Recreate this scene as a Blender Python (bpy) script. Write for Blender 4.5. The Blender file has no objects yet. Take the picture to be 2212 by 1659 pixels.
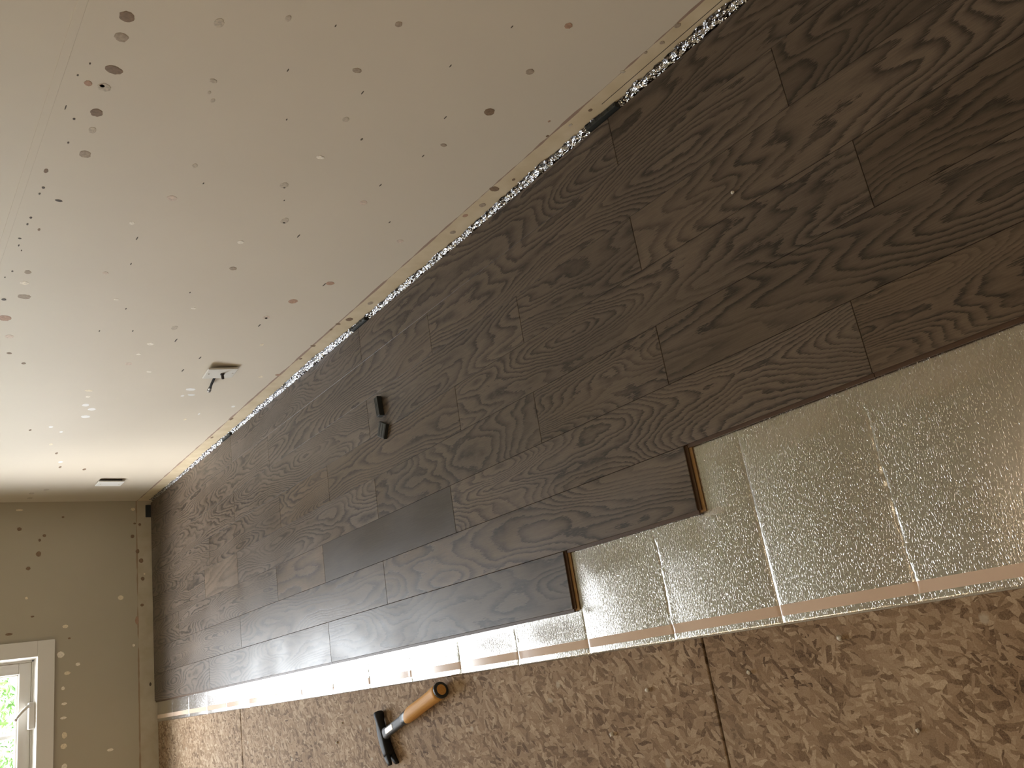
import bpy, bmesh, math, random
from mathutils import Vector, Matrix, noise
random.seed(7)
S = bpy.context.scene
COL = S.collection

# ------------------------------------------------------------------ camera
cam_d = bpy.data.cameras.new('camera'); cam = bpy.data.objects.new('camera', cam_d); COL.objects.link(cam)
cam_d.sensor_fit = 'HORIZONTAL'; cam_d.sensor_width = 36.0
cam_d.lens = 1816.92 / 2212 * 36.0
cam_d.clip_start = .02
R_right = Vector((-0.15316329, -0.59285199, -0.79061212))
R_down = Vector((-0.93850697, 0.33778092, -0.07147534))
R_fwd = Vector((0.30942798, 0.73104758, -0.60813137))
m = Matrix.Identity(4)
for i in range(3):
    m[i][0] = R_right[i]; m[i][1] = -R_down[i]; m[i][2] = -R_fwd[i]
m[0][3], m[1][3], m[2][3] = -1.1043, -4.6788, 1.273      # phone held sideways over the floor
cam.matrix_world = m
S.camera = cam

# ------------------------------------------------------------------ world, exposure
wd = bpy.data.worlds.new('overcast_sky'); S.world = wd; wd.use_nodes = True
bg = wd.node_tree.nodes['Background']
bg.inputs['Color'].default_value = (0.90, 0.95, 1.0, 1); bg.inputs['Strength'].default_value = 16.0
S.view_settings.view_transform = 'Standard'; S.view_settings.look = 'None'
S.view_settings.exposure = 0.70; S.view_settings.gamma = 1.0; S.view_settings.use_curve_mapping = False

# sun glowing through thin cloud, from the front left
sl = bpy.data.lights.new('hazy_sun', 'SUN'); sl.energy = 6.5; sl.angle = math.radians(28); sl.color = (1.0, .97, .93)
so = bpy.data.objects.new('hazy_sun', sl); COL.objects.link(so)
sd_ = Vector((.81, -.49, -.766)); so.rotation_euler = sd_.to_track_quat('-Z', 'Y').to_euler(); so.location = (-7, 4, 6)

# window opening (interior face of the far wall is y = 0, long wall is x = WX, floor z = 0)
WX = .006; WT = .0145; FAR_T = .17
OX0, OX1, OZ0, OZ1 = -2.10, -.741, .537, 1.74        # rough opening inside the casing
pl = bpy.data.lights.new('window_portal', 'AREA'); pl.shape = 'RECTANGLE'; pl.size = OX1 - OX0; pl.size_y = OZ1 - OZ0
pl.cycles.is_portal = True
po = bpy.data.objects.new('window_portal', pl); COL.objects.link(po)
po.location = ((OX0 + OX1) / 2, FAR_T + .03, (OZ0 + OZ1) / 2); po.rotation_euler = (math.radians(-90), 0, 0)

# ------------------------------------------------------------------ helpers
def link(o, parent=None):
    COL.objects.link(o)
    if parent is not None: o.parent = parent
    return o
def mesh_obj(name, verts, faces, mat, parent=None, smooth=False, loc=(0, 0, 0)):
    me = bpy.data.meshes.new(name); me.from_pydata([tuple(v) for v in verts], [], faces); me.update()
    if smooth:
        for p in me.polygons: p.use_smooth = True
    if mat: me.materials.append(mat)
    o = bpy.data.objects.new(name, me); o.location = loc
    return link(o, parent)
def bm_obj(name, bm, mat, parent=None, smooth=False, loc=(0, 0, 0)):
    bmesh.ops.recalc_face_normals(bm, faces=bm.faces)
    me = bpy.data.meshes.new(name); bm.to_mesh(me); bm.free()
    if smooth:
        for p in me.polygons: p.use_smooth = True
    if mat: me.materials.append(mat)
    o = bpy.data.objects.new(name, me); o.location = loc
    return link(o, parent)
def empty(name, loc=(0, 0, 0), rot=None):
    o = bpy.data.objects.new(name, None); o.location = loc; o.empty_display_size = .05
    if rot: o.rotation_euler = rot
    return link(o)
def tag(o, label=None, cat=None, group=None, kind=None):
    if label: o['label'] = label
    if cat: o['category'] = cat
    if group: o['group'] = group
    if kind: o['kind'] = kind
    return o
def add_box(bm, x0, x1, y0, y1, z0, z1, bev=0, seg=1, M=None):
    r = bmesh.ops.create_cube(bm, size=1)
    vs = r['verts']
    for v in vs:
        v.co = Vector(((x0 + x1) / 2 + v.co.x * (x1 - x0), (y0 + y1) / 2 + v.co.y * (y1 - y0), (z0 + z1) / 2 + v.co.z * (z1 - z0)))
    if bev:
        es = list({e for v in vs for e in v.link_edges})
        g = bmesh.ops.bevel(bm, geom=es, offset=bev, segments=seg, affect='EDGES', profile=.5)
        vs = list({v for f in g['faces'] for v in f.verts} | {v for v in vs if v.is_valid})
    if M is not None:
        for v in vs: v.co = M @ v.co
    return vs
def box(name, x0, x1, y0, y1, z0, z1, mat, parent=None, bev=0, seg=1):
    bm = bmesh.new(); c = ((x0 + x1) / 2, (y0 + y1) / 2, (z0 + z1) / 2)
    add_box(bm, x0 - c[0], x1 - c[0], y0 - c[1], y1 - c[1], z0 - c[2], z1 - c[2], bev, seg)
    return bm_obj(name, bm, mat, parent, loc=c)
def loft(bm, rings, caps=True):
    R = [[bm.verts.new(p) for p in r] for r in rings]; n = len(R[0])
    for a, b in zip(R, R[1:]):
        for i in range(n): bm.faces.new((a[i], a[(i + 1) % n], b[(i + 1) % n], b[i]))
    if caps: bm.faces.new(R[0]); bm.faces.new(R[-1][::-1])
    return R
def ring(c, ax, ay, ra, rb, n=20, power=2.0):
    out = []
    for i in range(n):
        t = 2 * math.pi * i / n; cs, sn = math.cos(t), math.sin(t)
        a = math.copysign(abs(cs) ** (2 / power), cs) * ra; b = math.copysign(abs(sn) ** (2 / power), sn) * rb
        out.append(c + ax * a + ay * b)
    return out

# ------------------------------------------------------------------ materials
class NT:
    def __init__(s, name):
        s.m = bpy.data.materials.new(name); s.m.use_nodes = True; s.t = s.m.node_tree
        s.b = s.t.nodes['Principled BSDF']
    def n(s, typ, **kw):
        nd = s.t.nodes.new('ShaderNode' + typ)
        for k, v in kw.items():
            if k.startswith('_'): setattr(nd, k[1:], v)
            else: s.set(nd, k, v)
        return nd
    def set(s, nd, k, v):
        key = int(k[1:]) if k[0] == 'i' and k[1:].isdigit() else k.replace('__', ' ')
        inp = nd.inputs[key]
        if hasattr(v, 'is_linked') or isinstance(v, bpy.types.NodeSocket): s.t.links.new(v, inp)
        elif isinstance(v, bpy.types.Node): s.t.links.new(v.outputs[0], inp)
        else: inp.default_value = v
    def P(s, **kw):
        for k, v in kw.items(): s.set(s.b, k, v)
        return s.m
    def math(s, op, a, b=0.0, c=0.0):
        nd = s.n('Math', _operation=op); s.set(nd, 'i0', a); s.set(nd, 'i1', b); s.set(nd, 'i2', c); return nd.outputs[0]
    def vmath(s, op, a, b=(0, 0, 0)):
        nd = s.n('VectorMath', _operation=op); s.set(nd, 'i0', a); s.set(nd, 'i1', b); return nd.outputs[0]
    def mix(s, f, a, b, blend='MIX'):
        nd = s.n('Mix', _data_type='RGBA', _blend_type=blend)
        s.set(nd, 'i0', f); s.set(nd, 'i6', a); s.set(nd, 'i7', b); return nd.outputs[2]
    def ramp(s, f, stops, interp='LINEAR'):
        nd = s.n('ValToRGB'); s.t.links.new(f, nd.inputs[0]); cr = nd.color_ramp; cr.interpolation = interp
        while len(cr.elements) < len(stops): cr.elements.new(.5)
        for e, (p, c) in zip(cr.elements, stops):
            e.position = p; e.color = (c, c, c, 1) if isinstance(c, (int, float)) else (*c, 1)
        return nd.outputs[0]
    def noise(s, vec, scale, detail=2, rough=.5, dist=0.0, w=None):
        nd = s.n('TexNoise', Vector=vec, Scale=scale, Detail=detail, Roughness=rough, Distortion=dist)
        if w is not None: nd.noise_dimensions = '4D'; s.set(nd, 'W', w)
        return nd.outputs[0]
    def bump(s, h, strength, dist=.001, normal=None):
        nd = s.n('Bump', Strength=strength, Distance=dist, Height=h)
        if normal is not None: s.set(nd, 'Normal', normal)
        return nd.outputs[0]
    def maprange(s, v, a, b, c, d):
        nd = s.n('MapRange'); s.set(nd, 'i0', v)
        for i, x in enumerate((a, b, c, d)): nd.inputs[i + 1].default_value = x
        return nd.outputs[0]
def C4(c): return (*c, 1)
def plain(name, col, rough=.5, metal=0, spec=.5, **kw):
    t = NT(name); return t.P(Base__Color=C4(col), Roughness=rough, Metallic=metal, Specular__IOR__Level=spec, **kw)

def mat_oak():
    t = NT('grey_stained_oak'); tc = t.n('TexCoord').outputs['Object']; oi = t.n('ObjectInfo')
    sep = t.n('SeparateColor', i0=oi.outputs['Color'])
    tone, dens, warm = sep.outputs[0], sep.outputs[1], sep.outputs[2]
    seed = t.math('MULTIPLY', oi.outputs['Random'], 83.0)
    off = t.n('CombineXYZ', X=t.math('MULTIPLY', seed, 1.37), Y=seed, Z=t.math('MULTIPLY', seed, .61))
    v = t.vmath('ADD', tc, off)
    # flat-sawn figure: contour lines of a smooth field stretched along the board
    wob = t.noise(t.vmath('MULTIPLY', v, (9, 5, 1)), 1.0, 2)
    f = t.noise(t.vmath('MULTIPLY', v, (8.5, 1.3, 1)), 1.0, 1.2, .45)
    f2 = t.noise(t.vmath('MULTIPLY', v, (46, 17, 1)), 1.0, 3, .6)
    field = t.math('ADD', t.math('ADD', f, t.math('MULTIPLY', f2, .035)), t.math('MULTIPLY', wob, .10))
    n_r = t.math('ADD', t.math('MULTIPLY', dens, 46.0), 8.0)
    pores = t.noise(t.vmath('MULTIPLY', v, (900, 55, 1)), 1.0, 2, .6)
    ph = t.math('FRACT', t.math('ADD', t.math('MULTIPLY', field, n_r), t.math('MULTIPLY', pores, .55)))
    line = t.ramp(ph, [(0, 1), (.12, .95), (.34, .40), (.6, 0), (.93, 0), (1, .9)])
    comb = t.maprange(pores, .36, .62, .55, 1.35)
    fade = t.maprange(t.noise(t.vmath('MULTIPLY', v, (14, 3, 1)), 1.0, 2), .33, .55, .45, 1.0)
    g = t.math('MULTIPLY', t.math('MULTIPLY', line, comb), fade)
    g = t.math('MULTIPLY', g, t.maprange(dens, 0.0, .12, .15, 1.0))
    fine = t.maprange(t.noise(t.vmath('MULTIPLY', v, (520, 22, 1)), 1.0, 3, .65), .3, .7, .80, 1.14)
    cloud = t.maprange(t.noise(t.vmath('MULTIPLY', v, (10, 2.5, 1)), 1.0, 3), .3, .7, .86, 1.12)
    base = t.mix(warm, (.112, .092, .077, 1), (.165, .112, .066, 1))
    k = t.math('MULTIPLY', t.math('MULTIPLY', fine, cloud), t.math('MULTIPLY', tone, 2.0))
    base = t.mix(1.0, base, t.n('CombineColor', i0=k, i1=k, i2=k).outputs[0], 'MULTIPLY')
    dark = t.mix(1.0, base, (.25, .25, .26, 1), 'MULTIPLY')
    col = t.mix(t.math('MINIMUM', g, 1.0), base, dark)
    h = t.math('SUBTRACT', t.math('MULTIPLY', fine, .5), g)
    dust = t.maprange(t.noise(t.vmath('MULTIPLY', v, (7, 4, 1)), 1.0, 4), .35, .7, .37, .50)
    return t.P(Base__Color=col, Roughness=dust, Specular__IOR__Level=.45, Normal=t.bump(h, .16, .0004))

def mat_osb():
    t = NT('oriented_strand_board'); tc = t.n('TexCoord').outputs['Object']
    v = t.vmath('ADD', tc, t.vmath('MULTIPLY', t.n('ObjectInfo').outputs['Location'], (1, 1, 0)))
    wv = t.n('TexNoise', Vector=v, Scale=26.0, Detail=3.0).outputs[1]
    v2 = t.vmath('ADD', v, t.vmath('MULTIPLY', t.vmath('SUBTRACT', wv, (.5, .5, .5)), (.022, .022, 0)))
    cols = []; hs = []
    for ang, sx, sy in ((.35, 34, 120), (1.55, 40, 150), (-.75, 46, 135), (2.3, 30, 90)):
        r = t.n('VectorRotate', _rotation_type='Z_AXIS', Vector=v2, Angle=ang).outputs[0]
        vo = t.n('TexVoronoi', _feature='F1', Vector=t.vmath('MULTIPLY', r, (sx, sy, 1)), Scale=1.0, Randomness=1.0)
        sc = t.n('SeparateColor', i0=vo.outputs['Color'])
        cols.append(sc.outputs[0]); hs.append(sc.outputs[1])
    s1 = t.math('GREATER_THAN', hs[0], .55); s2 = t.math('GREATER_THAN', hs[1], .6); s3 = t.math('GREATER_THAN', hs[2], .7)
    c = t.mix(s1, cols[3], cols[0]); c = t.mix(s2, c, cols[1]); c = t.mix(s3, c, cols[2])
    grit = t.noise(v, 420, 4, .7)
    cg = t.math('ADD', t.math('MULTIPLY', c, .50), t.math('MULTIPLY', grit, .54))
    big = t.noise(v, 3.2, 4, .6)
    cg = t.math('ADD', cg, t.math('MULTIPLY', t.math('SUBTRACT', big, .5), .55))
    col = t.ramp(cg, [(.14, (.045, .027, .016)), (.30, (.17, .110, .064)), (.5, (.285, .195, .122)), (.68, (.36, .262, .175)), (.85, (.50, .39, .275)), (1, (.66, .56, .43))])
    # worn grey glue smears and pale dust
    sm = t.maprange(t.noise(v, 6.5, 5, .65), .55, .75, 0, .3)
    col = t.mix(sm, col, (.24, .185, .135, 1))
    spots = t.n('TexVoronoi', _feature='F1', Vector=v2, Scale=11.0).outputs['Distance']
    col = t.mix(t.maprange(spots, .06, .10, .75, 0), col, (.47, .40, .31, 1))
    return t.P(Base__Color=col, Roughness=.8, Specular__IOR__Level=.25, Normal=t.bump(t.math('ADD', c, grit), .55, .0012))

def mat_foil():
    t = NT('embossed_silver_foil'); tc = t.n('TexCoord').outputs['Object']
    a = t.noise(t.vmath('MULTIPLY', tc, (95, 420, 1)), 1.0, 2, .6)
    b = t.noise(t.vmath('MULTIPLY', tc, (230, 900, 1)), 1.0, 2, .6)
    w = t.noise(tc, 9, 3)
    dash = t.maprange(t.noise(t.vmath('MULTIPLY', tc, (165, 620, 1)), 1.0, 1, .5), .60, .74, 0, 1)   # embossed dashes across the sheet
    h = t.math('ADD', t.math('ADD', t.math('MULTIPLY', a, .45), t.math('MULTIPLY', b, .22)), t.math('ADD', t.math('MULTIPLY', w, .6), t.math('MULTIPLY', dash, .30)))
    return t.P(Base__Color=(.70, .68, .66, 1), Metallic=1.0, Roughness=.20, Normal=t.bump(h, .70, .0011))

def mat_crumple():
    t = NT('crumpled_foil'); tc = t.n('TexCoord').outputs['Object']
    vo = t.n('TexVoronoi', _feature='F1', Vector=tc, Scale=70.0).outputs['Distance']
    return t.P(Base__Color=(.60, .61, .64, 1), Metallic=1.0, Roughness=.09, Normal=t.bump(t.math('ADD', vo, t.noise(tc, 130, 2)), 1.0, .006))

def mat_wall(name, base, strip, zl, line_col):
    t = NT(name); g = t.n('NewGeometry').outputs['Position']; z = t.n('SeparateXYZ', i0=g).outputs[2]
    n1 = t.noise(g, 1.7, 4, .6); n2 = t.noise(g, 60, 3)
    col = t.mix(t.maprange(n1, .3, .7, 0, 1), C4([c * .955 for c in base]), C4(base))
    wob = t.math('MULTIPLY', t.math('SUBTRACT', t.noise(g, 24, 4, .65), .5), .010)
    zz = t.math('ADD', z, wob)
    below = t.math('LESS_THAN', zz, zl)
    scol = t.mix(t.maprange(t.noise(g, 15, 4), .35, .7, 0, 1), C4(strip), C4([strip[0] * .86, strip[1] * .83, strip[2] * .76]))
    col = t.mix(below, col, scol)
    # torn paint edge left by the old baseboard
    d = t.math('ABSOLUTE', t.math('SUBTRACT', z, zl + .001))
    thick = t.maprange(t.noise(g, 9, 3), .35, .62, .0004, .0046)
    col = t.mix(t.math('LESS_THAN', d, thick), col, C4(line_col))
    return t.P(Base__Color=col, Roughness=.55, Specular__IOR__Level=.35, Normal=t.bump(t.math('ADD', n2, t.math('MULTIPLY', n1, 4)), .10, .0015))

def mat_glass():
    t = NT('window_glass'); tr = t.n('BsdfTransparent'); gl = t.n('BsdfGlossy', Roughness=.0)
    fc = t.n('LayerWeight', Blend=.5).outputs['Facing']
    fr = t.math('ADD', t.math('MULTIPLY', t.math('POWER', fc, 5.0), .9), .035)      # Schlick, same from both sides
    mx = t.n('MixShader', i0=fr, i1=tr.outputs[0], i2=gl.outputs[0])
    t.t.links.new(mx.outputs[0], t.t.nodes['Material Output'].inputs[0]); return t.m
def mat_leaf(name, c1, c2):
    t = NT(name); r = t.n('NewGeometry').outputs['Random Per Island']
    col = t.mix(r, C4(c1), C4(c2))
    return t.P(Base__Color=col, Roughness=.5, Transmission__Weight=0.0, Subsurface__Weight=0.0)
def mat_grass():
    t = NT('lawn'); g = t.n('NewGeometry').outputs['Position']
    return t.P(Base__Color=t.mix(t.noise(g, 12, 5), (.10, .14, .06, 1), (.20, .24, .12, 1)), Roughness=.9)
def mat_handlewood():
    t = NT('amber_handle_wood'); tc = t.n('TexCoord').outputs['Object']
    n = t.noise(t.vmath('MULTIPLY', tc, (14, 300, 300)), 1.0, 3)
    return t.P(Base__Color=t.mix(n, (.50, .235, .055, 1), (.72, .40, .12, 1)), Roughness=.6, Specular__IOR__Level=.25)

OAK, OSB, FOIL, CRUM = mat_oak(), mat_osb(), mat_foil(), mat_crumple()
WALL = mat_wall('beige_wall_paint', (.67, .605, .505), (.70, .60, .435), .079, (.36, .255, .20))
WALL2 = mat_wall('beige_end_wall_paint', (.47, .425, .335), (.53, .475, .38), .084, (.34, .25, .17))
CEIL = plain('ceiling_white', (.84, .82, .78), .8)
TRIM = plain('white_trim_paint', (.78, .76, .73), .35)
VINYL = plain('white_vinyl', (.74, .72, .68), .3)
GLASS = mat_glass()
BLACKP = plain('black_plastic', (.022, .026, .025), .42)
PLATE = plain('ivory_plate', (.74, .72, .66), .28)
EDGE = plain('brown_plank_core', (.075, .040, .020), .5)
LIP = plain('pale_core_lip', (.34, .205, .085), .45)
TAPE = plain('peach_tape', (.70, .545, .44), .22)

# ------------------------------------------------------------------ room shell
X_L, Y_N, H = -3.7, -6.6, 2.44
wr = box('wall_right', WX, WX + .12, Y_N, FAR_T, -.02, H, WALL); tag(wr, 'long beige wall with spackle spots and torn baseboard line', 'wall', kind='structure')
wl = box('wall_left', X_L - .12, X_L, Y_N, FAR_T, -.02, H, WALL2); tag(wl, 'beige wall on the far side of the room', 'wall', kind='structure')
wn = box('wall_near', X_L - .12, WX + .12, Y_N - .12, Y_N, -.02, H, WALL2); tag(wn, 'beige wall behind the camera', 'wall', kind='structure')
ce = box('ceiling', X_L - .12, WX + .12, Y_N - .12, FAR_T, H, H + .1, CEIL); tag(ce, 'white flat ceiling', 'ceiling', kind='structure')
bm = bmesh.new()
add_box(bm, X_L, OX0, 0, FAR_T, -.02, H); add_box(bm, OX1, WX, 0, FAR_T, -.02, H)
add_box(bm, OX0, OX1, 0, FAR_T, -.02, OZ0); add_box(bm, OX0, OX1, 0, FAR_T, OZ1, H)
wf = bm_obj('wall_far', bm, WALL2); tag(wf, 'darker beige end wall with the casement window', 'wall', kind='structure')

# joint-tape seam on the long wall
box('drywall_seam', WX - .0007, WX + .001, Y_N + .01, -.02, 1.031, 1.046, WALL, wr, .0004).parent = wr

o = box('wallboard_gap', WX - .0004, WX + .001, -5.4, -3.66, .0455, .0470, plain('gap_shadow_board', (.05, .04, .03), .9), wr)
# spackle, stains, screw holes on the walls: (along, height, half length mm, half height mm, kind)
MC = {'d': (.20, .135, .085), 'b': (.33, .265, .20), 'f': (.45, .395, .32), 'r': (.37, .235, .165), 'k': (.09, .07, .05), 'p': (.56, .465, .39), 'w': (.74, .69, .60), 'W': (.86, .85, .83), 'y': (.68, .61, .47)}
MN = {'d': 'stain_spot', 'b': 'stain_spot', 'f': 'filler_patch', 'r': 'stain_spot', 'k': 'nail_hole', 'p': 'filler_patch', 'w': 'filler_patch', 'W': 'paint_dab', 'y': 'filler_patch'}
def mat_mark(k):
    t = NT('mark_' + MN[k]); g = t.n('NewGeometry').outputs['Position']; c = MC[k]
    hi = [min(1, x * (1.0 if k in 'kW' else 1.35)) for x in c]
    return t.P(Base__Color=t.mix(t.maprange(t.noise(g, 170, 3), .35, .65, 0, 1), C4(c), C4(hi)), Roughness=.7)
MM = {k: mat_mark(k) for k in MC}
def mark(wall, axis, a, z, ra, rz, k, rnd):
    n = 20 if max(ra, rz) > 4 else 10
    if k == 'k': ra *= .8; rz *= .8
    vs = []; sl = rnd.uniform(-.25, .25)
    pts = []
    for i in range(n):
        th = 2 * math.pi * i / n; q = rnd.uniform(.90, 1.07)
        pts.append((math.cos(th) * ra * q / 1000, math.sin(th) * rz * q / 1000))
    for dep, sc in ((.0012, 1), (-.0003, 1), (-.0006, .8)):
        for u, v_ in pts:
            vs.append((dep, u * sc, v_ * sc) if axis == 'y' else (u * sc, dep, v_ * sc))
    fs = []
    for j in (0, 1):
        for i in range(n): fs.append((j * n + i, j * n + (i + 1) % n, (j + 1) * n + (i + 1) % n, (j + 1) * n + i))
    fs.append(tuple(range(2 * n, 3 * n)))
    loc = (WX, a, z) if axis == 'y' else (a, 0, z)
    o = mesh_obj(MN[k], vs, fs, MM[k], wall, loc=loc)
    o.matrix_parent_inverse = Matrix.Translation(-Vector(wall.location))
rnd = random.Random(3)
WM = "-3.476 0.971 12.6 12.2 d|-3.424 0.967 11.1 11.3 b|-3.336 0.959 11.1 14.6 d|-3.282 0.963 11.7 11.4 f|-3.281 0.990 7.7 7.0 r|-3.285 0.967 5.2 5.7 r|-3.202 0.959 12.7 11.1 d|-3.144 0.954 10.5 6.9 f|-3.058 0.950 13.0 11.1 b|-3.530 0.835 11.5 8.1 f|-3.592 0.736 8.1 4.9 f|-3.382 0.796 6.2 7.5 f|-3.347 0.792 5.2 3.0 f|-3.327 0.779 6.6 3.9 f|-3.336 0.998 3.6 2.0 k|-3.296 1.010 3.8 2.1 k|-3.195 1.011 9.7 1.4 k|-3.166 0.991 4.3 3.0 k|-3.085 0.986 4.7 2.3 k|-2.968 1.006 8.6 4.0 d|-2.902 1.000 5.5 4.1 k|-2.875 1.003 5.6 2.5 k|-2.861 0.963 5.8 9.4 k|-2.767 1.003 6.1 3.5 k|-2.735 1.005 6.3 2.6 k|-2.719 0.979 6.4 2.7 d|-2.663 1.010 4.4 4.5 k|-2.628 1.007 6.9 1.8 k|-2.605 0.998 4.7 1.8 k|-3.103 0.743 8.4 6.0 f|-3.044 0.706 5.3 1.8 k|-2.960 0.750 11.3 10.9 p|-2.820 0.801 8.4 5.6 w|-2.821 0.541 9.0 8.4 w|-3.238 0.513 6.4 10.1 w|-3.105 0.542 12.5 9.5 f|-3.096 0.538 3.6 3.8 k|-3.045 0.517 3.8 2.0 k|-2.958 0.480 14.4 9.3 f|-2.950 0.478 4.1 5.2 k|-3.331 0.630 4.2 1.7 k|-2.901 0.419 11.0 2.2 k|-2.753 0.773 11.1 1.9 k|-3.469 0.685 5.9 1.5 k|-3.613 0.656 4.1 1.4 k|-2.489 1.001 5.1 2.9 k|-2.450 1.012 5.2 1.9 k|-2.495 0.968 10.2 7.8 b|-2.432 0.966 10.7 10.0 w|-2.350 0.954 14.2 15.4 b|-2.198 0.980 18.8 16.0 r|-2.318 0.997 8.6 7.1 k|-2.071 0.951 13.7 11.2 p|-1.942 0.934 7.4 7.1 d|-1.867 0.885 7.9 6.1 d|-2.549 0.799 7.7 7.2 p|-2.401 0.738 5.8 6.7 w|-2.256 0.540 16.8 8.8 f|-2.678 0.510 10.1 10.1 b|-2.406 0.530 6.1 7.2 w|-2.680 0.227 10.9 12.6 r|-2.536 0.279 14.9 14.1 r|-2.404 0.310 12.9 10.5 p|-2.401 0.309 6.5 5.3 b|-2.349 0.701 6.1 2.3 k|-1.934 0.593 12.1 10.8 p|-2.024 0.585 7.7 7.9 w|-2.115 0.573 10.9 10.3 w|-1.878 0.514 8.5 8.4 w|-1.656 0.655 9.3 14.1 y|-1.593 0.645 9.7 7.2 w|-1.503 0.634 15.2 11.8 W|-1.460 0.605 15.7 13.6 W|-1.371 0.608 16.4 15.4 W|-1.735 0.333 14.3 17.1 W|-1.678 0.313 9.9 12.7 W|-1.662 0.340 9.9 6.3 W|-1.576 0.120 10.8 6.9 W|-1.467 0.218 11.2 3.4 W|-1.391 0.249 11.6 6.9 y|-1.181 0.762 11.6 4.6 d|-1.231 0.700 11.5 7.7 W|-1.171 0.654 11.9 6.3 W|-0.740 0.579 14.7 8.9 W|-0.999 0.660 12.9 6.6 y|-0.874 0.618 13.8 5.1 d|-0.623 0.462 15.8 7.6 d|-0.658 0.566 15.3 5.4 d|-0.085 0.595 19.1 12.0 f|-0.250 0.552 18.1 11.8 f|-0.179 0.603 18.4 11.8 f|-3.809 0.271 7.5 8.1 r|-3.667 0.558 7.0 6.7 b|-3.525 0.569 7.0 9.5 b|-3.673 0.258 8.9 8.7 b|-3.531 0.259 11.7 12.0 d|-3.381 0.522 8.3 6.9 f|-3.389 0.285 5.9 7.7 b|-3.106 0.339 9.5 9.4 p|-2.970 0.159 8.9 9.4 p|-3.616 0.413 5.6 1.6 k|-3.757 0.367 4.8 1.6 k|-3.472 0.530 7.5 1.6 k|-3.475 0.335 6.7 1.8 k|-3.334 0.461 5.9 2.7 k|-3.335 0.306 6.2 1.9 k|-3.191 0.338 7.0 2.0 k|-3.048 0.234 6.1 2.2 k|-2.038 0.395 15.9 2.8 k|-1.914 0.414 17.0 2.9 k|-2.163 0.509 18.0 2.6 k|-2.342 0.308 13.4 2.7 k|-2.667 0.239 13.7 2.5 k|-2.195 0.244 11.2 5.7 y|-1.911 0.138 9.0 8.0 y|-2.619 0.754 7.4 2.1 k|-2.503 0.570 5.7 2.3 k|-2.175 0.733 6.8 2.4 k|-2.200 0.646 6.8 2.4 k"
SM = "-3.910 0.075 7.1 6.9 b|-3.861 0.067 4.7 5.3 b|-3.825 0.077 4.0 3.6 b|-3.760 0.079 4.3 6.4 f|-3.633 0.056 5.0 4.9 d|-3.572 0.062 5.3 4.0 f|-3.517 0.085 4.2 3.0 d|-3.562 0.116 3.9 2.9 r|-3.340 0.049 5.0 4.4 d|-3.286 0.069 10.5 13.2 d|-3.211 0.053 9.4 9.1 b|-3.150 0.066 7.9 6.9 r|-3.064 0.049 8.5 8.4 b|-2.903 0.021 4.9 3.8 r|-2.595 0.051 12.1 8.3 b|-2.465 0.058 13.1 11.4 d|-2.421 0.077 6.7 8.6 d|-2.374 0.079 6.9 4.3 d|-2.231 0.078 7.6 9.0 d|-2.111 0.070 8.2 4.7 d|-1.943 0.086 8.9 9.7 r|-1.423 0.073 17.6 5.5 d|-1.163 0.067 13.3 5.8 d"
EM = "-0.128 0.625 9.1 9.9 d|-0.164 0.516 6.9 8.1 d|-0.186 0.536 6.9 6.1 d|-0.254 0.540 13.6 12.0 d|-0.322 0.583 8.9 9.9 d|-0.073 0.434 4.7 6.3 d|-0.184 0.106 9.8 9.1 d|-0.116 0.094 4.9 6.9 d|-0.122 0.069 7.4 6.9 d|-0.263 0.082 12.1 9.1 d|-0.313 0.065 12.1 11.4 d|-0.407 0.059 9.5 9.1 d|-0.541 0.064 7.0 9.0 d|-0.615 0.090 20.7 8.9 r|-0.033 0.627 4.6 15.9 y|-0.495 0.166 11.6 13.2 y|-0.463 0.587 6.6 5.8 y|-0.039 0.102 7.5 11.5 y|-0.742 0.437 15.0 16.0 w|-0.612 0.418 8.8 12.1 y|-0.796 0.362 8.6 10.1 w|-0.831 0.408 8.5 14.0 y|-0.898 0.425 8.4 7.9 w|-0.968 0.419 6.2 11.8 w|-1.031 0.422 6.2 13.7 w|-1.108 0.417 14.2 11.7 y|-1.156 0.419 12.1 13.6 y|-1.244 0.416 12.0 11.6 w|-1.208 0.219 6.2 14.3 w|-0.736 0.107 6.8 6.6 w|-0.624 0.656 6.3 15.1 d|-0.552 0.560 4.3 7.8 d|-0.670 0.400 4.4 6.1 d|-0.383 0.050 4.8 4.6 y|-0.934 0.031 11.1 6.6 k"
for txt, wall, ax in ((WM, wr, 'y'), (SM, wr, 'y'), (EM, wf, 'x')):
    for it in txt.split('|'):
        q = it.split(); mark(wall, ax, *(float(c) for c in q[:4]), q[4], rnd)
for o in [c for c in wr.children if c.name.startswith(('drywall_seam', 'wallboard_gap'))]: o.matrix_parent_inverse = Matrix.Translation(-Vector(wr.location))

# ------------------------------------------------------------------ floor: joist deck, strand-board panels, planks
fl = box('floor', X_L, WX, Y_N, 0, -.06, -.019, plain('joist_deck', (.05, .035, .022), .8))
tag(fl, 'half-laid floor: brown strand-board subfloor with grey oak planks', 'floor', kind='structure')
FI = Matrix.Translation(-Vector(fl.location))
def fchild(o): o.matrix_parent_inverse = FI; return o
for (x0, x1) in ((X_L + .002, -2.44), (-2.436, -1.222 - .0), (-1.218, WX - .002)):
    pass
YJ = [-.002, -1.152, -3.577, -6.01, Y_N + .002]
for y1, y0 in zip(YJ, YJ[1:]):
    for (x0, x1) in ((X_L + .002, -2.452), (-2.448, WX - .002)):
        fchild(box('subfloor_panel', x0, x1, y0 + .0022, y1 - .0022, -.0185, 0, OSB, fl, .0015))

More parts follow.
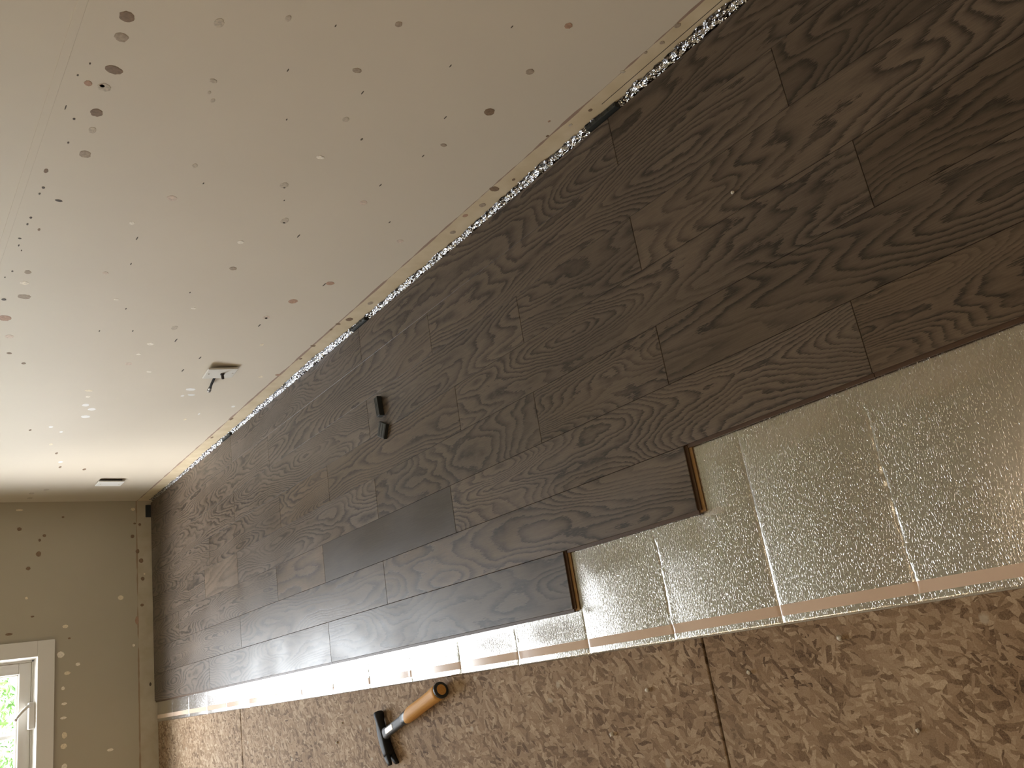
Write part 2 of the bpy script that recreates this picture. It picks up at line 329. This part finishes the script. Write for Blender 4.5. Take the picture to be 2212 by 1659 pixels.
W = .127
XR = [-.0075] + [-k * W - .0023 for k in range(1, 9)]
rows = {1: [-1.24, -2.439, -3.641, -4.842], 2: [-1.638, -2.841, -4.0465], 3: [-1.241, -2.441, -3.236, -3.641, -4.842], 4: [-.91, -1.71, -2.126, -2.926, -4.1335],
        5: [-.835, -1.244, -2.44, -3.239, -3.645, -4.84], 6: [-.44, -1.639, -2.042, -2.841, -4.05], 7: [-1.243, -2.440], 8: [-.846, -2.037]}
ends = {7: -3.646, 8: -3.247}
# (tone, grain density, warmth) row by row from the far wall
TN = {1: [(.52, .55, .25), (.56, .75, .15), (.56, .40, .2), (.46, .35, .3), (.45, .4, .35)],
      2: [(.54, .5, .25), (.55, .34, .2), (.55, .42, .25), (.40, .40, .35)],
      3: [(.55, .6, .2), (.54, .55, .2), (.54, .38, .2), (.50, .50, .25), (.54, .36, .3), (.45, .4, .4)],
      4: [(.52, .6, .2), (.54, .55, .25), (.48, .62, .55), (.44, .30, .45), (.50, .62, .25), (.37, .55, .45)],
      5: [(.52, .55, .2), (.54, .05, .35), (.60, .45, .15), (.47, .55, .3), (.49, .85, .3), (.44, .32, .35), (.42, .4, .4)],
      6: [(.54, .5, .2), (.58, .6, .15), (.56, .10, .45), (.34, .0, .0), (.58, .80, .25), (.47, .95, .55)],
      7: [(.55, .7, .15), (.58, .35, .05), (.60, .36, .2)],
      8: [(.52, .45, .2), (.60, .55, .0), (.50, .42, .02)]}
def plank(x0, x1, y0, y1, tone):
    bm = bmesh.new(); c = ((x0 + x1) / 2, (y0 + y1) / 2, 0)
    hx, hy = (x1 - x0) / 2 - .0003, (y1 - y0) / 2 - .0003; b = .0008; zb, zt = .0036, WT
    def rect(dx, z): return [(-hx + dx, -hy + dx, z), (hx - dx, -hy + dx, z), (hx - dx, hy - dx, z), (-hx + dx, hy - dx, z)]
    loft(bm, [[Vector(p) for p in rect(d, z)] for d, z in ((.0012, zb), (.0004, WT - .004), (0, zt - .0011), (b, zt))])
    o = bm_obj('plank', bm, OAK, fl, loc=c); o.color = (*tone, 1)
    o.data.materials.append(EDGE)
    for p in o.data.polygons:
        if p.center.z < zt - .002: p.material_index = 1
    return fchild(o)
def tongue(parent, x0, x1, y0, y1, lip):
    c = parent.location
    o = box('tongue', x0, x1, y0, y1, .0062, .0102, EDGE, parent, .0004)
    o.matrix_parent_inverse = Matrix.Translation(-Vector(c))
    o = box('locking_lip', *lip, .0037, .0062, LIP, parent, .0004)
    o.matrix_parent_inverse = Matrix.Translation(-Vector(c))
Y_END = -5.6
for r in range(1, 9):
    js = [-.010] + rows[r] + [ends.get(r, Y_END)]
    for i in range(len(js) - 1):
        y1, y0 = js[i], js[i + 1]; x1, x0 = XR[r - 1], XR[r]
        pk = plank(x0, x1, y0, y1, TN[r][min(i, len(TN[r]) - 1)])
        lo = {6: -3.652, 7: -3.255, 8: 0}.get(r)
        if lo is not None and y0 < lo:                      # exposed long edge
            ye = min(y1, lo)
            tongue(pk, x0 - .006, x0 + .001, y0 + .0005, ye - .0005, (x0 - .0042, x0 + .001, y0 + .0005, ye - .0005))
        if r in ends and i == len(js) - 2:
            tongue(pk, x0 + .0005, x1 - .0005, y0 - .006, y0 + .001, (x0 - .003, x1 - .0015, y0 - .0125, y0 + .001))

# ------------------------------------------------------------------ foil underlayment
fo = empty('foil_underlayment', (-.9, -2.8, 0))
tag(fo, 'silver foil underlayment sheet laid between grey planks and brown strand board', 'underlayment')
CR0, CRS = -.0145, .25
def foil_edge_x(y):
    return -1.0183 if y > -3.247 else (-.8913 if y > -3.646 else -.7643)
def sm(t): t = max(0, min(1, t)); return t * t * (3 - 2 * t)
def foil_z(x, y):
    t = ((CR0 - y) / CRS); k = math.floor(t); f = t - k
    if y > -3.247: d = min(-1.0243 - x, 9)
    elif y > -3.646: d = min(-.8973 - x, math.hypot(max(0, -1.0243 - x), max(0, -3.262 - y)) if x > -1.0243 else 9, 9) if y < -3.26 else min(-1.0243 - x, 9)
    else: d = min(-.7703 - x, 9) if y < -3.66 else min(-.8973 - x, 9)
    # distance also from the plank ends
    if x > -1.0243 and -3.66 < y < -3.247: d = min(d, -3.262 - y)
    if x > -.8973 and y < -3.646: d = min(d, -3.661 - y)
    a = .0046 * sm(d / .07)
    if d <= 0: return .0030
    z = .0030 + a * math.sin(math.pi * f) ** .9
    w = abs(f - round(f)) * CRS
    if w < .0042: z -= .0011 * (1 - w / .0042) * sm(d / .02)
    if w < .014 and round(t) % 2 == 0:
        z += .0018 * (1 - w / .014) * noise.noise((x * 90, y * 160, 3.1)) * sm(d / .03) + .0011 * (1 - w / .014) * sm(d / .03)
    return z
def crease_shift(x, k): return .004 * noise.noise((x * 14, k * 7.3, 0)) if k % 2 == 0 else .0006 * noise.noise((x * 9, k * 3.7, 0))
xs = [-.002, -.2, -.4, -.6, -.70, -.74] + [-.76 - .357 * i / 60 for i in range(61)]
ys = []
k = 0
while True:
    y0 = CR0 - CRS * k
    if y0 < Y_END: break
    for f in (0, .006, .014, .026, .05, .09, .14, .2, .28, .36, .44, .52, .6, .68, .75, .81, .87, .92, .95, .975, .988, .995): ys.append(y0 - CRS * f)
    k += 1
ys = [y for y in ys if y > Y_END] + [Y_END]
nx, ny = len(xs), len(ys)
vs = []; fs = []
for j, y in enumerate(ys):
    t = (CR0 - y) / CRS; kk = round(t)
    for i, x in enumerate(xs):
        f = abs(t - kk)
        sh = crease_shift(x, kk) * max(0, 1 - f / .12) if x < -.76 else 0
        zz = foil_z(x, y)
        vs.append((x + .9, y + sh + 2.8, zz))
for j in range(ny - 1):
    for i in range(nx - 1): a = j * nx + i; fs.append((a, a + 1, a + nx + 1, a + nx))
base = len(vs)
for j in range(ny): vs.append((xs[-1] + .9 - .0006, vs[j * nx + nx - 1][1], 0.0002))
for j in range(ny - 1): fs.append((j * nx + nx - 1, base + j, base + j + 1, (j + 1) * nx + nx - 1))
sheet = mesh_obj('sheet', vs, fs, FOIL, fo, smooth=True)
# adhesive tape along the outer edge
vs = []; fs = []
for j, y in enumerate(ys):
    for x in (-1.1025, -1.0965, -1.0905, -1.0845):
        vs.append((x + .9, y + 2.8, foil_z(x, y) + .0005))
for j in range(ny - 1):
    for i in range(3): a = j * 4 + i; fs.append((a, a + 1, a + 5, a + 4))
mesh_obj('tape_strip', vs, fs, TAPE, fo, smooth=True)
# crumpled edge turned up in the expansion gap at the long wall
vs = []; fs = []; NS = 7; yy = -.03; rows_y = []
rr = random.Random(11)
while yy > Y_END: rows_y.append(yy); yy -= rr.uniform(.006, .014)
for j, y in enumerate(rows_y):
    top = .030 + .013 * noise.noise((y * 2.3, 1.7, 0)) + .007 * noise.noise((y * 11, 4, 0)) + .004 * noise.noise((y * 60, 9, 0))
    if y > -.9: top *= .75
    for i in range(NS):
        s_ = i / (NS - 1)
        x = -.0062 + (.0096) * sm(s_ * 1.5); z = .006 + (max(top, .017) - .006) * s_
        n1 = noise.noise((y * 85, s_ * 4, 2)); n2 = noise.noise((y * 190, s_ * 9, 7))
        amp = .0055 * math.sin(math.pi * (.12 + .8 * s_))
        x = max(-.0068, min(WX - .0012, x + amp * (n1 * 1.3 + n2)))
        z = max(.004, z + .006 * n2 * (1 if 0 < i else 0) + .002 * n1)
        vs.append((x + .9, y + 2.8 + .003 * noise.noise((y * 120, s_ * 6, 5)), z))
for j in range(len(rows_y) - 1):
    for i in range(NS - 1):
        a = j * NS + i
        if (i + j) % 2: fs += [(a, a + 1, a + NS), (a + 1, a + NS + 1, a + NS)]
        else: fs += [(a, a + 1, a + NS + 1), (a, a + NS + 1, a + NS)]
mesh_obj('upturned_edge', vs, fs, CRUM, fo)

# ------------------------------------------------------------------ spacers
def spacer(name, loc, dims, rz, label, group=None, ribs=3):
    """black plastic wedge block with shallow grooves on its upper face"""
    t = empty(name, loc, (0, 0, rz)); lx, ly, lz = dims
    bm = bmesh.new(); add_box(bm, -lx / 2, lx / 2, -ly / 2, ly / 2, 0, lz, .0012, 2)
    blk = bm_obj('block', bm, BLACKP, t)
    for i in range(ribs):
        y = -ly / 2 + ly * (i + .5) / ribs
        bm = bmesh.new(); add_box(bm, -lx / 2 + .002, lx / 2 - .002, y - ly / ribs * .28, y + ly / ribs * .28, lz - .0003, lz + .0007, .0003)
        bm_obj('rib', bm, BLACKP, blk)
    return tag(t, label, 'spacer', group)
spacer('floor_spacer', (-.310, -2.530, WT + .0001), (.064, .021, .017), .10, 'long narrow black plastic spacer lying loose on the planks')
spacer('floor_spacer', (-.386, -2.533, WT + .0001), (.046, .044, .011), -.5, 'short square black plastic spacer lying loose on the planks')
spacer('floor_spacer', (-.0008, -3.632, .0037), (.0115, .098, .024), 0, 'black plastic spacer wedged in the foil gap at the long wall, opposite the plank ends', ribs=5)
spacer('floor_spacer', (-.0008, -2.452, .0037), (.0115, .098, .021), 0, 'black plastic spacer wedged in the wall gap level with the two loose spacers', ribs=5)
spacer('floor_spacer', (-.0008, -1.200, .0037), (.0115, .098, .017), 0, 'dark spacer wedged in the wall gap between the coax plate and the blank plate', ribs=5)
spacer('floor_spacer', (-.052, -.0058, .0037), (.066, .0085, .036), 0, 'black plastic spacer standing against the end wall at the room corner', ribs=1)

# ------------------------------------------------------------------ wall plates
t = empty('coax_wall_plate', (WX, -1.947, .297)); tag(t, 'ivory coax wall plate hanging crooked off the long wall with a loose cable', 'wall plate')
Mx = Matrix.Rotation(math.radians(-5), 4, 'Y') @ Matrix.Rotation(math.radians(-5), 4, 'X')
def pm(o): o.matrix_local = Matrix.Translation((-.0115, 0, 0)) @ Mx; return o
bm = bmesh.new(); add_box(bm, -.0035, .0035, -.046, .046, -.051, .051, .002, 2); cp = pm(bm_obj('plate', bm, PLATE, t))
bm = bmesh.new()
loft(bm, [ring(Vector((x, 0, -.006)), Vector((0, 1, 0)), Vector((0, 0, 1)), r, r, 6 if q else 16) for x, r, q in ((-.0035, .0075, 1), (-.0075, .0075, 1))])
loft(bm, [ring(Vector((x, 0, -.006)), Vector((0, 1, 0)), Vector((0, 0, 1)), r, r, 16) for x, r in ((-.007, .0048), (-.0125, .0046), (-.013, .0050), (-.022, .0048), (-.023, .0036))])
DARKM = plain('dark_connector_metal', (.055, .048, .046), .35, .7)
bm_obj('coax_connector', bm, DARKM, cp)
for z in (.041, -.041):
    bm = bmesh.new(); loft(bm, [ring(Vector((x, 0, z)), Vector((0, 1, 0)), Vector((0, 0, 1)), r, r, 14) for x, r in ((-.0033, .0036), (-.0045, .0034), (-.0050, .0022))])
    bm_obj('screw', bm, PLATE, cp)
# loose cable poking out behind the plate
pts = [Vector(p) for p in ((-.003, .020, .000), (-.010, .050, .001), (-.016, .085, -.002), (-.021, .115, -.006))]
def tube(bm, pts, radii, n=12):
    rs = []
    for i, p in enumerate(pts):
        d = (pts[min(i + 1, len(pts) - 1)] - pts[max(i - 1, 0)]).normalized(); a = d.cross(Vector((0, 0, 1))).normalized(); b = d.cross(a)
        rs.append(ring(p, a, b, radii[i], radii[i], n))
    loft(bm, rs)
bm = bmesh.new(); tube(bm, pts, [.0042] * 4); cb = bm_obj('cable', bm, plain('matte_black_cable', (.012, .011, .010), .8, 0, .2), t, True)
d = (pts[-1] - pts[-2]).normalized(); p0 = pts[-1]
bm = bmesh.new(); tube(bm, [p0 - d * .004, p0, p0 + d * .012, p0 + d * .0125, p0 + d * .014, p0 + d * .0145, p0 + d * .024, p0 + d * .025], [.0044, .0058, .0058, .0045, .0045, .0066, .0066, .004])
bm_obj('cable_plug', bm, plain('nickel', (.20, .185, .165), .45, .6), cb)
cb.location = (0, .012, 0)

t = empty('blank_cover_plate', (WX, -.420, .310)); tag(t, 'plain white blank cover plate on the long wall close to the room corner', 'wall plate')
bm = bmesh.new(); add_box(bm, -.016, -.010, -.042, .042, -.057, .057, .002, 2); bp = bm_obj('plate', bm, plain('white_plate', (.80, .80, .78), .3), t)
bm = bmesh.new(); add_box(bm, -.011, .000, -.034, .034, -.049, .049, .001); bm_obj('mounting_box', bm, plain('dark_box', (.03, .025, .02), .6), t)
for z in (.041, -.041):
    bm = bmesh.new(); loft(bm, [ring(Vector((x, 0, z)), Vector((0, 1, 0)), Vector((0, 0, 1)), r, r, 12) for x, r in ((-.0155, .0034), (-.0170, .0032), (-.0173, .002))])
    bm_obj('screw', bm, PLATE, bp)

# ------------------------------------------------------------------ hammer
ang = math.atan2(-.352, .102)                      # handle direction on the floor
t = empty('claw_hammer', (-1.248, -2.335, .0005), (0, 0, ang)); tag(t, 'claw hammer with black head and amber handle lying on the strand board', 'hammer')
# local: +x along the handle, +y towards the striking face, z up
X, Y, Z = Vector((1, 0, 0)), Vector((0, 1, 0)), Vector((0, 0, 1))
HB = plain('black_forged_steel', (.012, .012, .012), .6, 0, .3); zc = .0145
bm = bmesh.new()
loft(bm, [ring(Vector((cx, y, zc)), X, Z, ra, rb, 24, pw) for y, cx, ra, rb, pw in
     ((.067, .001, .0125, .0120, 2), (.065, .001, .0150, .0140, 2), (.053, .001, .0152, .0140, 2), (.048, .001, .0140, .0132, 2.2), (.038, .0, .0120, .0118, 2.6), (.024, -.001, .0138, .0118, 3.5),
      (.010, -.0, .0158, .0125, 4.5), (-.016, .0, .0160, .0125, 4.5), (-.032, .002, .0152, .0130, 4), (-.048, .006, .0138, .0140, 4), (-.060, .0095, .0120, .0148, 4))])
for s_ in (-1, 1):                                  # two claw prongs split in height
    loft(bm, [ring(Vector((cx, y, zc + s_ * dz)), X, Z, ra, rb, 12, 4) for y, cx, ra, rb, dz in
         ((-.058, .0090, .0120, .0072, .0074), (-.068, .0125, .0105, .0066, .0086), (-.078, .0170, .0088, .0056, .0098), (-.088, .0220, .0070, .0044, .0112))])
bm_obj('head', bm, HB, t, True)
GREY = plain('grey_blue_shank', (.085, .093, .11), .62)
def handle(name, secs, mat, power=3.0, smooth=True):
    bm = bmesh.new(); loft(bm, [ring(Vector((x, 0, zz)), Y, Z, ra, rb, 28, power) for x, zz, ra, rb in secs]); return bm_obj(name, bm, mat, t, smooth)
shank = handle('shank', ((.008, .0145, .0165, .0100), (.022, .0148, .0160, .0098), (.034, .0150, .0135, .0095), (.13, .0164, .0138, .0100), (.150, .0168, .0135, .0112), (.155, .0168, .013, .011)), GREY)
handle('collar', ((.138, .0168, .0152, .0122), (.140, .0170, .0164, .0140), (.172, .0176, .0176, .0160), (.178, .0176, .0168, .0152)), BLACKP, 2.6)
grip = ((.168, .0178, .0174, .0162), (.172, .0180, .0186, .0172), (.188, .0184, .0194, .0178), (.21, .0186, .0194, .0182), (.27, .0188, .0186, .0180), (.31, .0195, .0192, .0186), (.345, .0206, .0206, .0200), (.362, .0212, .0214, .0208))
bm = bmesh.new(); rs = []
for x, zz, ra, rb in grip:
    rg = ring(Vector((x, 0, zz)), Y, Z, ra, rb, 28, 2.3)
    if x < .18: rg = [p + X * .012 * (p.y / ra) for p in rg]
    rs.append(rg)
loft(bm, rs); HW = mat_handlewood(); gp = bm_obj('grip', bm, HW, t, True)
bm = bmesh.new(); loft(bm, [ring(Vector((x, 0, .0221)), Y, Z, r, r, 28) for x, r in ((.3605, .0205), (.362, .0218), (.367, .0218), (.3685, .0206))]); bm_obj('end_cap', bm, BLACKP, gp)
bm = bmesh.new(); loft(bm, [ring(Vector((x, 0, .0221)), Y, Z, r, r, 28) for x, r in ((.3675, .0138), (.3692, .0136))]); bm_obj('butt_disc', bm, HW, gp)
bm = bmesh.new(); add_box(bm, .036, .082, -.0078, .0078, .0240, .0264, .0018, 2); lb = bm_obj('label_plate', bm, plain('white_label', (.95, .95, .95), .3), shank); lb['label'] = 'white label plate on the shank'

# ------------------------------------------------------------------ crumbs
def crumb(loc, r, label, sd):
    bm = bmesh.new(); bmesh.ops.create_icosphere(bm, subdivisions=2, radius=r)
    for v in bm.verts: v.co *= 1 + .45 * noise.noise(v.co * (1.3 / r) + Vector((sd, 0, 0)))
    lo = min(v.co.z for v in bm.verts)
    for v in bm.verts: v.co.z = (v.co.z - lo) * .75
    o = bm_obj('plaster_crumb', bm, plain('plaster_white', (.72, .69, .62), .8), loc=loc); tag(o, label, 'crumb')
crumb((-.345, -3.895, WT), .0032, 'tiny white plaster crumb lying on the dark planks', 1)
for i, (x, y, r) in enumerate(((-1.199, -3.412, .004), (-1.277, -3.287, .0045), (-1.187, -3.668, .0035), (-1.150, -3.862, .004), (-1.262, -2.0, .004), (-1.205, -2.05, .003), (-1.293, -3.95, .003))):
    bm = None
    crumb((x, y, 0), r, 'small pale plaster crumb lying on the brown strand board', i + 2)
for o in [o for o in COL.objects if o.get('label', '').startswith('small pale plaster')]: o['group'] = 'plaster crumbs on the subfloor'

# ------------------------------------------------------------------ window
wi = empty('window_1', ((OX0 + OX1) / 2, .02, OZ0)); tag(wi, 'white casement window with crank handle in the end wall', 'window', kind='structure')
WI = Matrix.Translation(-Vector(wi.location))
def wc(o, par=None):
    if par is None: o.matrix_parent_inverse = WI
    else: o.matrix_parent_inverse = Matrix.Translation(-Vector(par.location) - Vector(wi.location)) if False else Matrix.Translation(-Vector(par.location))
    return o
CW = .073
# casing: flat board, raised outer back-band and inner bead, four sides
def casing(horizontal, a0, a1, b0, b1, inner_sign):
    bm = bmesh.new()
    if horizontal:
        add_box(bm, a0, a1, -.017, 0, b0, b1, .003, 2)
        zi = b1 if inner_sign > 0 else b0; s_ = inner_sign
        pr = [(-.012, zi), (.034, zi + s_ * .010), (.034, zi - s_ * .0005), (-.012, zi - s_ * .003)]
        loft(bm, [[Vector((x, y, z)) for y, z in pr] for x in (a0 + CW, a1 - CW)])
    else:
        add_box(bm, a0, a1, -.017, 0, b0, b1, .003, 2)
        xi = a1 if inner_sign > 0 else a0; s_ = inner_sign
        pr = [(-.012, xi), (.034, xi + s_ * .010), (.034, xi - s_ * .0005), (-.012, xi - s_ * .003)]
        loft(bm, [[Vector((x, y, z)) for y, x in pr] for z in (b0, b1)])
    wc(bm_obj('casing_board', bm, TRIM, wi))
casing(True, OX0 - CW, OX1 + CW, OZ0 - CW, OZ0, 1)
casing(True, OX0 - CW, OX1 + CW, OZ1, OZ1 + CW, -1)
casing(False, OX1, OX1 + CW, OZ0 - .0002, OZ1 + .0002, -1)
casing(False, OX0 - CW, OX0, OZ0 - .0002, OZ1 + .0002, 1)
# jamb frame and two sashes
bm = bmesh.new()
for b in ((OX0, OX1, .03, FAR_T - .01, OZ0, OZ0 + .016), (OX0, OX1, .03, FAR_T - .01, OZ1 - .016, OZ1), (OX0, OX0 + .016, .03, FAR_T - .01, OZ0, OZ1), (OX1 - .016, OX1, .03, FAR_T - .01, OZ0, OZ1)): add_box(bm, *b)
xm = (OX0 + OX1) / 2; add_box(bm, xm - .02, xm + .02, .03, .09, OZ0, OZ1)
wc(bm_obj('jamb_frame', bm, VINYL, wi))
for x0, x1 in ((OX0 + .016, xm - .02), (xm + .02, OX1 - .016)):
    bm = bmesh.new(); r = .052; z0, z1 = OZ0 + .016, OZ1 - .016
    for b in ((x0, x1, z0, z0 + r), (x0, x1, z1 - r, z1), (x0, x0 + r, z0 + r, z1 - r), (x1 - r, x1, z0 + r, z1 - r)):
        add_box(bm, b[0], b[1], .036, .085, b[2], b[3], .003)
    for b in ((x0 + r - .002, x1 - r + .002, z0 + r - .004, z0 + r + .007), (x0 + r - .002, x1 - r + .002, z1 - r - .007, z1 - r + .004), (x0 + r - .004, x0 + r + .007, z0 + r, z1 - r), (x1 - r - .007, x1 - r + .004, z0 + r, z1 - r)):
        add_box(bm, b[0], b[1], .050, .072, b[2], b[3], .002)
    sa = wc(bm_obj('sash', bm, VINYL, wi))
    g = box('glass_pane', x0 + r - .002, x1 - r + .002, .060, .064, z0 + r - .002, z1 - r + .002, GLASS, sa); g.matrix_parent_inverse = Matrix.Identity(4)
    mb = box('glazing_bar', (x0 + x1) / 2 - .010, (x0 + x1) / 2 + .010, .066, .074, z0 + r, z1 - r, TRIM, sa, .002); mb.matrix_parent_inverse = Matrix.Identity(4)
# crank handle on the bottom rail
ch = empty('crank_handle', (-1.000, .030, .556)); ch.parent = wi; ch.matrix_parent_inverse = WI
bm = bmesh.new(); add_box(bm, -.060, .060, -.030, .006, -.016, .012, .006, 3); bm_obj('crank_base', bm, VINYL, ch)
bm = bmesh.new(); pts = [Vector(p) for p in ((.045, -.030, .008), (.038, -.040, .022), (.022, -.044, .040), (.004, -.046, .056), (-.006, -.047, .064))]
tube(bm, pts, [.0075, .0070, .0062, .0056, .005]); tube(bm, [Vector((-.006, -.047, .062)), Vector((-.010, -.056, .067)), Vector((-.011, -.062, .068))], [.0055, .0075, .006]); bm_obj('crank_arm', bm, VINYL, ch, True)

# ------------------------------------------------------------------ warm ceiling lamps out of view; the two large ones are added fill
e = NT('warm_diffuser'); WARM = e.P(Base__Color=(.9, .8, .6, 1), Emission__Color=(1, .77, .52, 1), Emission__Strength=52.0)
for (lx, ly, s_, lab) in ((-.95, -4.15, .36, 'small warm flush ceiling lamp over the laid planks'), (-2.35, -1.7, 1.0, 'added warm flush fill lamp, out of view near the window end of the room'), (-2.3, -5.0, 1.0, 'added warm flush fill lamp, out of view at the open end of the room')):
    t = empty('unseen_ceiling_lamp', (lx, ly, H)); tag(t, lab, 'lamp')
    bm = bmesh.new(); loft(bm, [ring(Vector((0, 0, z)), X, Y, r * s_, r * s_, 32) for z, r in ((0, .14), (-.02, .145), (-.03, .13))]); bm_obj('lamp_base', bm, TRIM, t)
    bm = bmesh.new(); loft(bm, [ring(Vector((0, 0, z)), X, Y, r * s_, r * s_, 32) for z, r in ((-.028, .115), (-.05, .11), (-.07, .085), (-.08, .03))]); bm_obj('diffuser', bm, WARM, t, True)

# ------------------------------------------------------------------ outdoors
gr = box('ground', -14, 10, FAR_T + .1, 24, -.75, -.55, mat_grass()); tag(gr, 'bright green lawn outside the window', 'lawn', kind='structure')
ov = box('added_roof_overhang', X_L - .5, WX + .6, FAR_T, FAR_T + .30, H + .1, H + .25, TRIM); tag(ov, 'unseen white roof overhang added above the window to cut off steep sky', 'roof', kind='structure')  # added out of view, its depth set by the sky light it blocks
def shrub(loc, rad, hgt, n, label, c1, c2, sd):
    rr = random.Random(sd); t = empty('garden_shrub', loc)
    vs = []; fs = []
    for i in range(n):
        th = rr.uniform(0, 2 * math.pi); u = rr.uniform(-1, 1); q = rr.uniform(.55, 1) ** .5
        s_ = math.sqrt(1 - u * u); lump = 1 + .3 * noise.noise((math.cos(th) * s_ * 2.2, math.sin(th) * s_ * 2.2, u * 2 + sd))
        c = Vector((math.cos(th) * s_ * rad * q * lump, math.sin(th) * s_ * rad * q * lump, hgt / 2 + u * hgt / 2 * q * lump))
        a = Vector((rr.gauss(0, 1), rr.gauss(0, 1), rr.gauss(-.3, .6))).normalized(); b = a.cross(Vector((rr.gauss(0, 1), rr.gauss(0, 1), rr.gauss(0, 1)))).normalized(); nn = a.cross(b)
        L = rr.uniform(.05, .09); wv = L * .36; k = len(vs)
        vs += [c - a * L / 2, c - b * wv / 2 + nn * .006, c + a * L / 2, c + b * wv / 2 + nn * .006]; fs += [(k, k + 1, k + 2), (k, k + 2, k + 3)]
    f = mesh_obj('foliage', vs, fs, mat_leaf('leaf', c1, c2), t); f['kind'] = 'stuff'
    bm = bmesh.new()
    for i in range(5):
        a = i * 1.3; tube(bm, [Vector((.02 * math.cos(a), .02 * math.sin(a), 0)), Vector((.12 * math.cos(a) * rad, .12 * math.sin(a) * rad, hgt * .35)), Vector((.4 * math.cos(a) * rad, .4 * math.sin(a) * rad, hgt * .7))], [.018, .012, .006], 6)
    bm_obj('stem', bm, plain('bark', (.12, .08, .05), .9), t); tag(t, label, 'shrub', 'shrubs outside the window')
for i, (x, y, r_, h_, lab) in enumerate(((-.35, 2.9, .62, 1.25, 'leafy green shrub right outside the window pane'), (-1.75, 3.3, .6, 1.1, 'leafy green shrub beside the one at the window'), (1.3, 5.4, 1.0, 1.9, 'taller pale green shrub farther out on the lawn'), (-1.5, 7.2, 1.1, 1.7, 'broad pale green shrub at the back of the lawn'), (-3.4, 4.6, .9, 1.5, 'rounded green shrub on the lawn past the mullion'))):
    shrub((x, y, -.55), r_, h_, 2600 if r_ < .8 else 4200, lab, (.035, .085, .02), (.13, .23, .06), i * 5 + 2)
